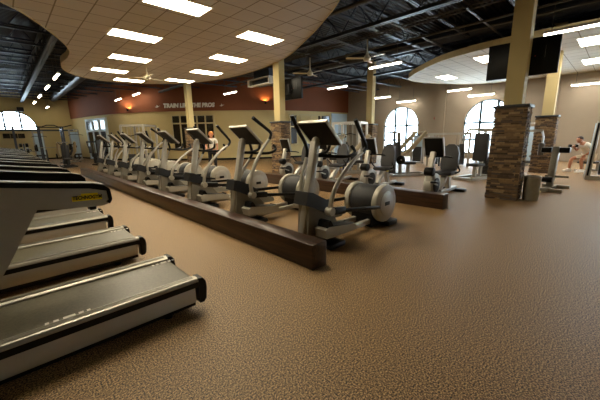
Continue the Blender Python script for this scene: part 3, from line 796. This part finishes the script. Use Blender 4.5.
machine('pec_fly_machine', 'seated fly machine with tall dark backrest, directly left of the near pillar', (11.3, 3.25, 0), -.25, 'fly', hh=1.62)
machine('cable_station', 'wide silver cable station between the two arched windows', (15.4, 5.65, 0), .3, 'jungle', 'cable station', hh=1.5, hl=.85)
machine('weight_stack_machine', 'silver weight stack machine at the edge of the corner arched window', (15.8, 7.35, 0), PI + .3, 'stack', hh=1.62)
machine('cable_station', 'white framed cable station before the tall white door', (12.6, 9.4, 0), .35, 'jungle', 'cable station', frame='white', hh=2.1, hl=.65)
machine('shoulder_press_machine', 'silver press machine beside the white cable station', (10.9, 9.0, 0), 2.3, 'press', hh=1.55)
machine('pec_fly_machine', 'grey padded machine glimpsed between the two stone pillars', (12.6, 2.35, 0), .2, 'fly', pad='greypad', hh=1.55)
machine('weight_stack_machine', 'silver cable tower behind the far stone pillar', (16.9, 2.6, 0), .4, 'stack', hh=1.9)
machine('chest_press_machine', 'silver machine behind the second exercise bike', (10.2, 7.2, 0), 2.2, 'press', hh=1.5)
machine('weight_stack_machine', 'silver machine with dark pads under the arched window behind the near pillar', (16.9, 4.6, 0), .1, 'stack', hh=1.6)
machine('cable_station', 'tall cable station against the curved wall behind the distant ellipticals', (5.7, 19.0, 0), .8, 'jungle', 'cable station', hh=2.25, hl=.62)
machine('weight_stack_machine', 'machine with a pale blue shroud against the beige far wall', (4.1, 29.0, 0), PI / 2, 'stack', hh=2.3)
machine('weight_stack_machine', 'blue shrouded machine beside the pull up rig at the far end', (2.0, 29.5, 0), PI / 2, 'stack', hh=2.2)
machine('chest_press_machine', 'dark press machine on the floor past the last treadmills', (2.6, 22.0, 0), PI / 2, 'press', frame='dark', hh=1.4)
machine('pec_fly_machine', 'dark seated machine beyond the end of the long curb', (4.3, 21.5, 0), 1.9, 'fly', frame='dark', hh=1.4)

# pull up rig at the far end
rk = thing('dumbbell_rack', 'two tier dumbbell rack on the floor before the far wall', 'rack', (.9, 28.2, 0))
for s in (-1, 1): MB().prism([(-.3, 0), (.3, 0), (.3, .06), (.05, .9), (-.05, .9), (-.3, .06)], s * 1.3 - .03, s * 1.3 + .03, 'y').rot(Matrix.Rotation(PI / 2, 4, 'Z')).build('rack_side', M['joist'], rk)
for z, yy in ((.42, -.12), (.82, .02)): MB().box(-1.3, 1.3, yy - .14, yy + .14, z - .02, z).build('rack_tier', M['joist'], rk)
d0 = None
for k in range(16):
    if d0 is None:
        d0 = thing('dumbbell', '', 'dumbbell')
        MB().cyl((0, -.06, 0), (0, .06, 0), .016, n=8).build('handle', M['alu'], d0)
        for q in (-1, 1): MB().cyl((0, q * .06, 0), (0, q * .13, 0), .07, n=12).build('weight', M['black'], d0)
        o = d0
    else: o = copy_tree(d0)
    z, yy = ((.42, -.12), (.82, .02))[k // 8]
    o.location = (.9 - 1.1 + .31 * (k % 8), 28.2 + yy, z + .075)
    tag(o, 'black dumbbell lying on the two tier rack before the far wall', None, 'dumbbells on the rack')
fb2 = thing('incline_bench', 'dark incline bench beside the far pull up rig', 'bench', (3.3, 26.2, 0), .6)
MB().box(-.6, -.05, -.15, .15, .42, .5, bevel=.02).build('seat', M['pad'], fb2)
MB().box(-.04, .04, -.15, .15, 0, .8, Matrix.Translation((0, 0, .48)) @ Matrix.Rotation(.6, 4, 'Y'), .02).build('backrest', M['pad'], fb2)
MB().obox((-.6, 0, .05), (.5, 0, .05), .08, .08).obox((-.3, 0, .05), (-.3, 0, .43), .08, .08).obox((.2, 0, .05), (.2, 0, .7), .06, .06).obox((-.55, -.3, .04), (-.55, .3, .04), .07, .07).obox((.5, -.3, .04), (.5, .3, .04), .07, .07).build('bench_frame', M['binm'], fb2)
pt = thing('plate_tree', 'weight plate tree between the far benches and the treadmill row', 'plate rack', (1.0, 26.7, 0))
MB().obox((-.35, 0, .04), (.35, 0, .04), .08, .08).obox((0, -.3, .04), (0, .3, .04), .08, .08).obox((0, 0, .06), (0, 0, 1.35), .08, .08).build('frame', M['joist'], pt)
for z, q, rr in ((.45, -1, .2), (.45, 1, .2), (.9, -1, .16), (.9, 1, .16), (1.25, -1, .12), (1.25, 1, .12)):
    MB().cyl((q * .05, 0, z), (q * .3, 0, z), .02, n=8).build('peg', M['alu'], pt); MB().cyl((q * .08, 0, z), (q * .22, 0, z), rr, n=20).build('weight_plate', M['black'], pt)
rg = thing('pull_up_rig', 'long black pull up rig spanning the far end above the treadmills', 'exercise rig', (0, 24.6, 0))
MB().tube([(-3.5, 0, 2.35), (1.9, 0, 2.35), (2.15, 0, 2.45), (2.5, 0, 2.45), (2.7, 0, 2.35), (3.0, 0, 2.35), (3.4, 0, 2.47)], .03, 8).tube([(-3.5, .9, 2.35), (2.9, .9, 2.35)], .03, 8).build('pull_up_bar', M['black'], rg)
for x in (-3.0, -1.2, .6, 1.75, 2.9):
    for y in (0, .9): MB().obox((x, y, 0), (x, y, 2.35), .09, .09).box(x - .12, x + .12, y - .12, y + .12, 0, .012).build('rig_post', M['joist'], rg)
for x in (.6, 2.9): MB().obox((x, 0, 2.2), (x, .9, 2.2), .07, .07).build('cross_member', M['joist'], rg)
bb = thing('barbell', 'barbell with black plates racked on the pull up rig', 'barbell', (2.3, 24.48, 1.1))
MB().cyl((-1.0, 0, 0), (1.0, 0, 0), .015, n=10).build('bar', M['alu'], bb)
for s in (-1, 1):
    MB().cyl((s * .78, 0, 0), (s * .86, 0, 0), .21, n=24).build('weight_plate', M['black'], bb)
    MB().cyl((s * .87, 0, 0), (s * .92, 0, 0), .15, n=24).build('weight_plate', M['black'], bb)
# three posters and a speaker on the far wall
for k, x in enumerate((.35, .78, 1.22)):
    tag(MB().box(x - .2, x + .2, YF - .03, YF, 1.75, 2.1).build('wall_sign', M['darkglass']), ['leftmost', 'middle', 'rightmost'][k] + ' of three small dark signs under the far arched window', 'sign', 'signs on the far wall')
sp = thing('wall_mounted_loudspeaker', 'small black loudspeaker high on the beige far wall', 'loudspeaker', (1.45, YF - .16, 3.95))
MB().box(-.2, .2, -.14, .16, -.16, .16, bevel=.02).build('cabinet', M['black'], sp); MB().box(-.16, .16, -.15, -.14, -.12, .12).build('grille', M['dark'], sp)
tag(MB().lathe([(0, 0), (.09, .0), (.09, .05), (.05, .08), (0, .08)]).rot(Matrix.Translation((XR - .01, 8.55, 2.5)) @ Matrix.Rotation(-PI / 2, 4, 'Y')).build('fire_alarm', M['red']), 'small red fire alarm on the tan wall between arched windows', 'alarm')
# up-light washing the band
for k, s in enumerate((9.4, 18.9)):
    p, _t = wpt(s, .24)
    w = thing('wall_sconce', ['wall lamp glowing on the dark end of the rust band', 'wall lamp glowing on the rust band beside the cream pillar'][k], 'wall lamp', (p.x, p.y, 3.5 if k == 0 else 3.8))
    MB().lathe([(.0, -.1), (.05, -.1), (.11, .06), (.1, .06), (.04, -.08), (0, -.08)]).build('lamp_shade', M['black'], w)
    q = wpt(s, .06)[0] - p
    MB().cyl((0, 0, -.06), (q.x, q.y, -.06), .02, n=8).build('wall_arm', M['black'], w)
    MB().ball((0, 0, .0), .045).build('bulb', M['sconce'], w)

# litter bin
bn = thing('trash_bin', 'grey steel waste bin standing against the nearest stone pillar', 'trash bin', (8.42, 1.235, 0))
MB().lathe([(0, 0), (.145, 0), (.15, .02), (.16, .5), (.15, .5), (.14, .05), (0, .05)]).build('body', M['binm'], bn)
MB().lathe([(.13, .5), (.165, .5), (.165, .53), (.15, .55), (.13, .55)]).build('rim', M['alu'], bn)

# roman style bench with two dark roller pads
st = thing('back_extension_bench', 'upright grey bench with two dark pads in front of the far pillar', 'exercise bench', (10.25, 1.12, 0), -.1)
MB().obox((-.5, 0, .05), (.5, 0, .05), .12, .08).obox((-.4, -.34, .05), (-.4, .3, .05), .1, .08).obox((.45, -.32, .05), (.45, .26, .05), .1, .08).build('base_frame', M['binm'], st)
MB().obox((-.05, 0, .06), (.12, 0, 1.12), .16, .14, (0, 1, 0), .01).build('upright', M['binm'], st)
for s in (-1, 1):
    MB().box(-.02, .14, min(s * .08, s * .29), max(s * .08, s * .29), .97, 1.11, None, .02).build('hip_pad', M['black'], st)
MB().cyl((-.3, -.1, .3), (-.3, .28, .3), .07, n=16).build('ankle_roller', M['black'], st)
MB().obox((-.3, 0, .3), (0, 0, .35), .07, .06).build('roller_bracket', M['binm'], st)
MB().obox((.05, -.34, .36), (.05, .14, .36), .05, .05).build('step_bar', M['binm'], st)

# leaning cable machine at the picture edge
cm = thing('cable_machine', 'tall silver cable machine with blue edged frame at the picture edge', 'cable machine', (13.6, .3, 0), .1)
MB().obox((-.5, .3, .07), (.6, .3, .07), .12, .12).obox((-.45, -.9, .07), (-.45, .35, .07), .14, .12).build('base_frame', M['silver'], cm)
MB().obox((-.42, .3, .1), (-.1, .22, 1.75), .2, .12, (0, 1, 0), .02).obox((-.42, -.7, .1), (-.1, -.62, 1.75), .2, .12, (0, 1, 0), .02).obox((-.1, -.66, 1.75), (-.1, .26, 1.75), .14, .12).build('tower', M['silver'], cm)
MB().obox((-.53, .31, .14), (-.21, .23, 1.74), .02, .045, (0, 1, 0)).build('frame_edge', M['black'], cm)
MB().obox((-.32, .31, .14), (.0, .23, 1.74), .02, .13, (0, 1, 0)).build('frame_edge', M['bluewhite'], cm)
q = MB()
for k in range(16): q.box(-.2, .1, -.5, .05, .15 + k * .05, .195 + k * .05)
q.build('weight_stack', M['stack'], cm)

# flat bench under the seated man
fb = thing('flat_bench', 'low padded flat bench under the man in white', 'bench', (15.85, .72, 0), 2.38)
MB().box(-.55, .3, -.15, .15, .31, .385, bevel=.03).build('bench_pad', M['pad'], fb)
for x in (-.42, .2): MB().obox((x, 0, .03), (x, 0, .32), .08, .08).obox((x, -.28, .03), (x, .28, .03), .07, .06).build('leg', M['silver'], fb)

# ------------------------------------------------------------------ people
def skin_mesh(verts, edges, m, name, parent, extra=None, root=0, sub=2):
    me = bpy.data.meshes.new(name); me.from_pydata([v[:3] for v in verts], edges, [])
    o = bpy.data.objects.new(name, me); COL.objects.link(o)
    sk = o.modifiers.new('s', 'SKIN'); sk.use_smooth_shade = True
    for i, v in enumerate(verts):
        d = me.skin_vertices[0].data[i]; d.radius = (v[3], v[4] if len(v) > 4 else v[3]); d.use_root = (i == root)
    sb = o.modifiers.new('b', 'SUBSURF'); sb.levels = sub; sb.render_levels = sub
    bpy.context.view_layer.update()
    nm = bpy.data.meshes.new_from_object(o.evaluated_get(bpy.context.evaluated_depsgraph_get()))
    bpy.data.objects.remove(o)
    bm = bmesh.new(); bm.from_mesh(nm)
    if extra:
        e = MB(); extra(e); t = bpy.data.meshes.new('t'); bmesh.ops.recalc_face_normals(e.bm, faces=e.bm.faces[:]); e.bm.to_mesh(t); e.bm.free(); bm.from_mesh(t); bpy.data.meshes.remove(t)
    for f in bm.faces: f.smooth = True
    bm.to_mesh(nm); bm.free(); nm.materials.clear(); nm.materials.append(m); nm.name = name
    o = bpy.data.objects.new(name, nm); COL.objects.link(o); o.parent = parent
    return o

def hand(e, wrist, d, palm_n, curl=.5):
    """palm and five fingers of different length"""
    w, d, nn = Vector(wrist), Vector(d).normalized(), Vector(palm_n).normalized()
    s = d.cross(nn).normalized()
    e.tube([w, w + d * .045, w + d * .09], [.026, .036, .034], 8)
    for k, L in enumerate((.07, .082, .077, .06)):
        b0 = w + d * .085 + s * (.027 - .018 * k)
        b1 = b0 + (d * math.cos(curl) + nn * math.sin(curl)) * L * .5
        b2 = b1 + (d * math.cos(curl * 2.4) + nn * math.sin(curl * 2.4)) * L * .5
        e.tube([b0, b1, b2], [.0095, .009, .007], 6)
    t0 = w + d * .03 + s * .03; t1 = t0 + (d * .7 + s * .7 + nn * .3).normalized() * .035; t2 = t1 + (d * .8 + nn * .7).normalized() * .028
    e.tube([t0, t1, t2], [.012, .0105, .008], 6)

def head(e, c, f, up):
    """skull, jaw, nose, mouth and ears, facing f"""
    c, f, up = Vector(c), Vector(f).normalized(), Vector(up).normalized(); s = up.cross(f).normalized()
    e.ball(c, .1, .95, .95, 1.12)
    e.ball(c + f * .03 - up * .065, .062)
    e.tube([c + f * .085 + up * .01, c + f * .112 - up * .025], [.009, .016], 6)
    e.tube([c + f * .09 - up * .062 + s * .02, c + f * .093 - up * .062 - s * .02], .007, 6)
    for k in (-1, 1):
        e.ball(c + s * k * .095 - up * .01, .022)
        e.ball(c + f * .088 + s * k * .034 + up * .015, .012)

pm = thing('person', 'man in white shirt and pale shorts sitting on bench, leaning forward with dumbbell', 'person', (15.85, .72, 0), 2.38)
# local: x forward (the way he faces), sits at z .47
V = [(0, 0, .56, .15, .13), (.08, 0, .74, .15, .12), (.2, 0, .94, .17, .12), (.29, 0, 1.05, .1, .09), (.36, 0, 1.13, .055),
     (.25, .2, 1.0, .065), (.2, .33, .78, .05), (.42, .3, .66, .038),
     (.25, -.2, 1.0, .065), (.2, -.33, .78, .05), (.43, -.2, .9, .038),
     (.04, .12, .54, .095), (.46, .2, .5, .07), (.42, .2, .26, .055), (.4, .2, .08, .04), (.56, .22, .045, .035),
     (.04, -.12, .54, .095), (.46, -.2, .5, .07), (.5, -.2, .26, .055), (.5, -.2, .08, .04), (.66, -.22, .045, .035)]
E_ = [(0, 1), (1, 2), (2, 3), (3, 4), (3, 5), (5, 6), (6, 7), (3, 8), (8, 9), (9, 10), (0, 11), (11, 12), (12, 13), (13, 14), (14, 15), (0, 16), (16, 17), (17, 18), (18, 19), (19, 20)]
def ex(e):
    head(e, (.46, 0, 1.2), (.85, 0, -.5), (.5, 0, .86))
    e.tube([(.34, 0, 1.1), (.43, 0, 1.16)], .055, 10)
    hand(e, (.42, .3, .66), (.6, -.1, -.5), (-.4, -.8, 0), .5)
    hand(e, (.43, -.2, .9), (.55, .1, .5), (-.6, .3, .3), .9)
skin_mesh(V, E_, M['skin'], 'body', pm, ex)
sv = [(v[0], v[1], v[2], v[3] + .018, (v[4] if len(v) > 4 else v[3]) + .018) for v in V]
skin_mesh([sv[0], sv[1], sv[2], sv[3], sv[5], (.22, .28, .87, .07), sv[8], (.22, -.28, .87, .07)], [(0, 1), (1, 2), (2, 3), (3, 4), (4, 5), (3, 6), (6, 7)], M['shirt'], 'shirt', pm)
skin_mesh([sv[0], sv[11], (.4, .19, .51, .095), sv[16], (.4, -.19, .51, .095)], [(0, 1), (1, 2), (0, 3), (3, 4)], M['shorts'], 'shorts', pm)
MB().ball((.44, 0, 1.235), .104, .98, .98, .95).build('hair', M['hair'], pm)
for s, x in ((1, .4), (-1, .5)): MB().prism([(x - .08, 0), (x - .08, .08), (x, .12), (x + .12, .08), (x + .2, .05), (x + .21, 0)], s * .21 - .05, s * .21 + .05).build('shoe', M['white'], pm)
db = thing('dumbbell', 'black dumbbell held by the man in white', 'dumbbell', (15.612, 1.195, .97), .6)
MB().cyl((0, -.07, 0), (0, .07, 0), .015, n=10).build('handle', M['alu'], db)
for s in (-1, 1): MB().cyl((0, s * .07, 0), (0, s * .14, 0), .055, n=12).build('weight', M['black'], db)

ps = thing('person', 'person with ginger hair and white top standing beyond the second and third ellipticals', 'person', (6.66, 12.5, 0), -2.2)
V = [(0, 0, .95, .15, .11), (0, 0, 1.15, .14, .1), (0, 0, 1.36, .17, .1), (0, 0, 1.46, .09), (0, 0, 1.54, .052),
     (0, .19, 1.4, .06), (.02, .24, 1.14, .045), (.14, .22, .93, .033), (0, -.19, 1.4, .06), (.04, -.25, 1.14, .045), (.22, -.2, 1.02, .033),
     (0, .1, .9, .09), (.02, .11, .5, .06), (-.02, .11, .09, .042), (.14, .13, .04, .035), (0, -.1, .9, .09), (.05, -.11, .5, .06), (.03, -.11, .09, .042), (.18, -.13, .04, .035)]
E_ = [(0, 1), (1, 2), (2, 3), (3, 4), (3, 5), (5, 6), (6, 7), (3, 8), (8, 9), (9, 10), (0, 11), (11, 12), (12, 13), (13, 14), (0, 15), (15, 16), (16, 17), (17, 18)]
def ex2(e):
    head(e, (.02, 0, 1.66), (1, 0, -.1), (0, 0, 1)); e.tube([(0, 0, 1.5), (.01, 0, 1.6)], .052, 10)
    hand(e, (.14, .22, .93), (.4, 0, -.8), (-.5, -.8, 0), .4); hand(e, (.22, -.2, 1.02), (.8, 0, -.2), (0, .6, -.6), .4)
skin_mesh(V, E_, M['skin'], 'body', ps, ex2)
sv = [(v[0], v[1], v[2], v[3] + .018, (v[4] if len(v) > 4 else v[3]) + .018) for v in V]
skin_mesh([sv[0], sv[1], sv[2], sv[3], sv[5], (.01, .22, 1.24, .062), sv[8], (.02, -.23, 1.24, .062)], [(0, 1), (1, 2), (2, 3), (3, 4), (4, 5), (3, 6), (6, 7)], M['shirt'], 'shirt', ps)
skin_mesh([(0, 0, .96, .165, .125), sv[11], sv[12], sv[13], sv[15], sv[16], sv[17]], [(0, 1), (1, 2), (2, 3), (0, 4), (4, 5), (5, 6)], M['trousers'], 'trousers', ps)
MB().ball((0, 0, 1.69), .108, 1, 1, 1.05).build('hair', M['blond'], ps)
for s, x in ((1, 0), (-1, .05)): MB().prism([(x - .09, 0), (x - .09, .08), (x, .11), (x + .1, .08), (x + .18, .05), (x + .19, 0)], s * .12 - .05, s * .12 + .05).build('shoe', M['white'], ps)

# smoke detector on the large tiled ceiling
tag(MB().lathe([(0, -.05), (.05, -.045), (.07, -.02), (.08, 0), (0, 0)], (1.75, 7.1, CZ)).build('smoke_detector', M['dark']), 'small dark detector on the large tiled ceiling', 'smoke detector')

# ------------------------------------------------------------------ world and camera
w = bpy.data.worlds.new('World'); sc.world = w; w.use_nodes = True
n, l = w.node_tree.nodes, w.node_tree.links
bg = n['Background']; bg.inputs['Color'].default_value = (.80, .92, 1.0, 1); bg.inputs['Strength'].default_value = 11.0

cam = bpy.data.cameras.new('Camera'); co = bpy.data.objects.new('Camera', cam); COL.objects.link(co)
cam.sensor_fit = 'HORIZONTAL'; cam.sensor_width = 36; cam.lens = 303.2 / 600 * 36; cam.clip_start = .05
p, y, r = math.radians(11.84), math.radians(43.84), math.radians(-1.03)
fw = Vector((math.sin(y) * math.cos(p), math.cos(y) * math.cos(p), -math.sin(p)))
rt = Vector((math.cos(y), -math.sin(y), 0)); up = rt.cross(fw)
c_, s_ = math.cos(r), math.sin(r)
rt2 = rt * c_ + up * s_; up2 = up * c_ - rt * s_
co.matrix_world = Matrix(((rt2.x, up2.x, -fw.x, 0), (rt2.y, up2.y, -fw.y, 0), (rt2.z, up2.z, -fw.z, 1.5), (0, 0, 0, 1)))
sc.camera = co
vs = sc.view_settings
sc.display_settings.display_device = 'sRGB'
vs.view_transform = 'Standard'; vs.look = 'None'; vs.gamma = 1; vs.use_curve_mapping = False
vs.exposure = 1.2
sc.cycles.max_bounces = 6; sc.cycles.diffuse_bounces = 4; sc.cycles.glossy_bounces = 3; sc.cycles.transparent_max_bounces = 8
sc.cycles.sample_clamp_indirect = 6; sc.cycles.caustics_reflective = False; sc.cycles.caustics_refractive = False
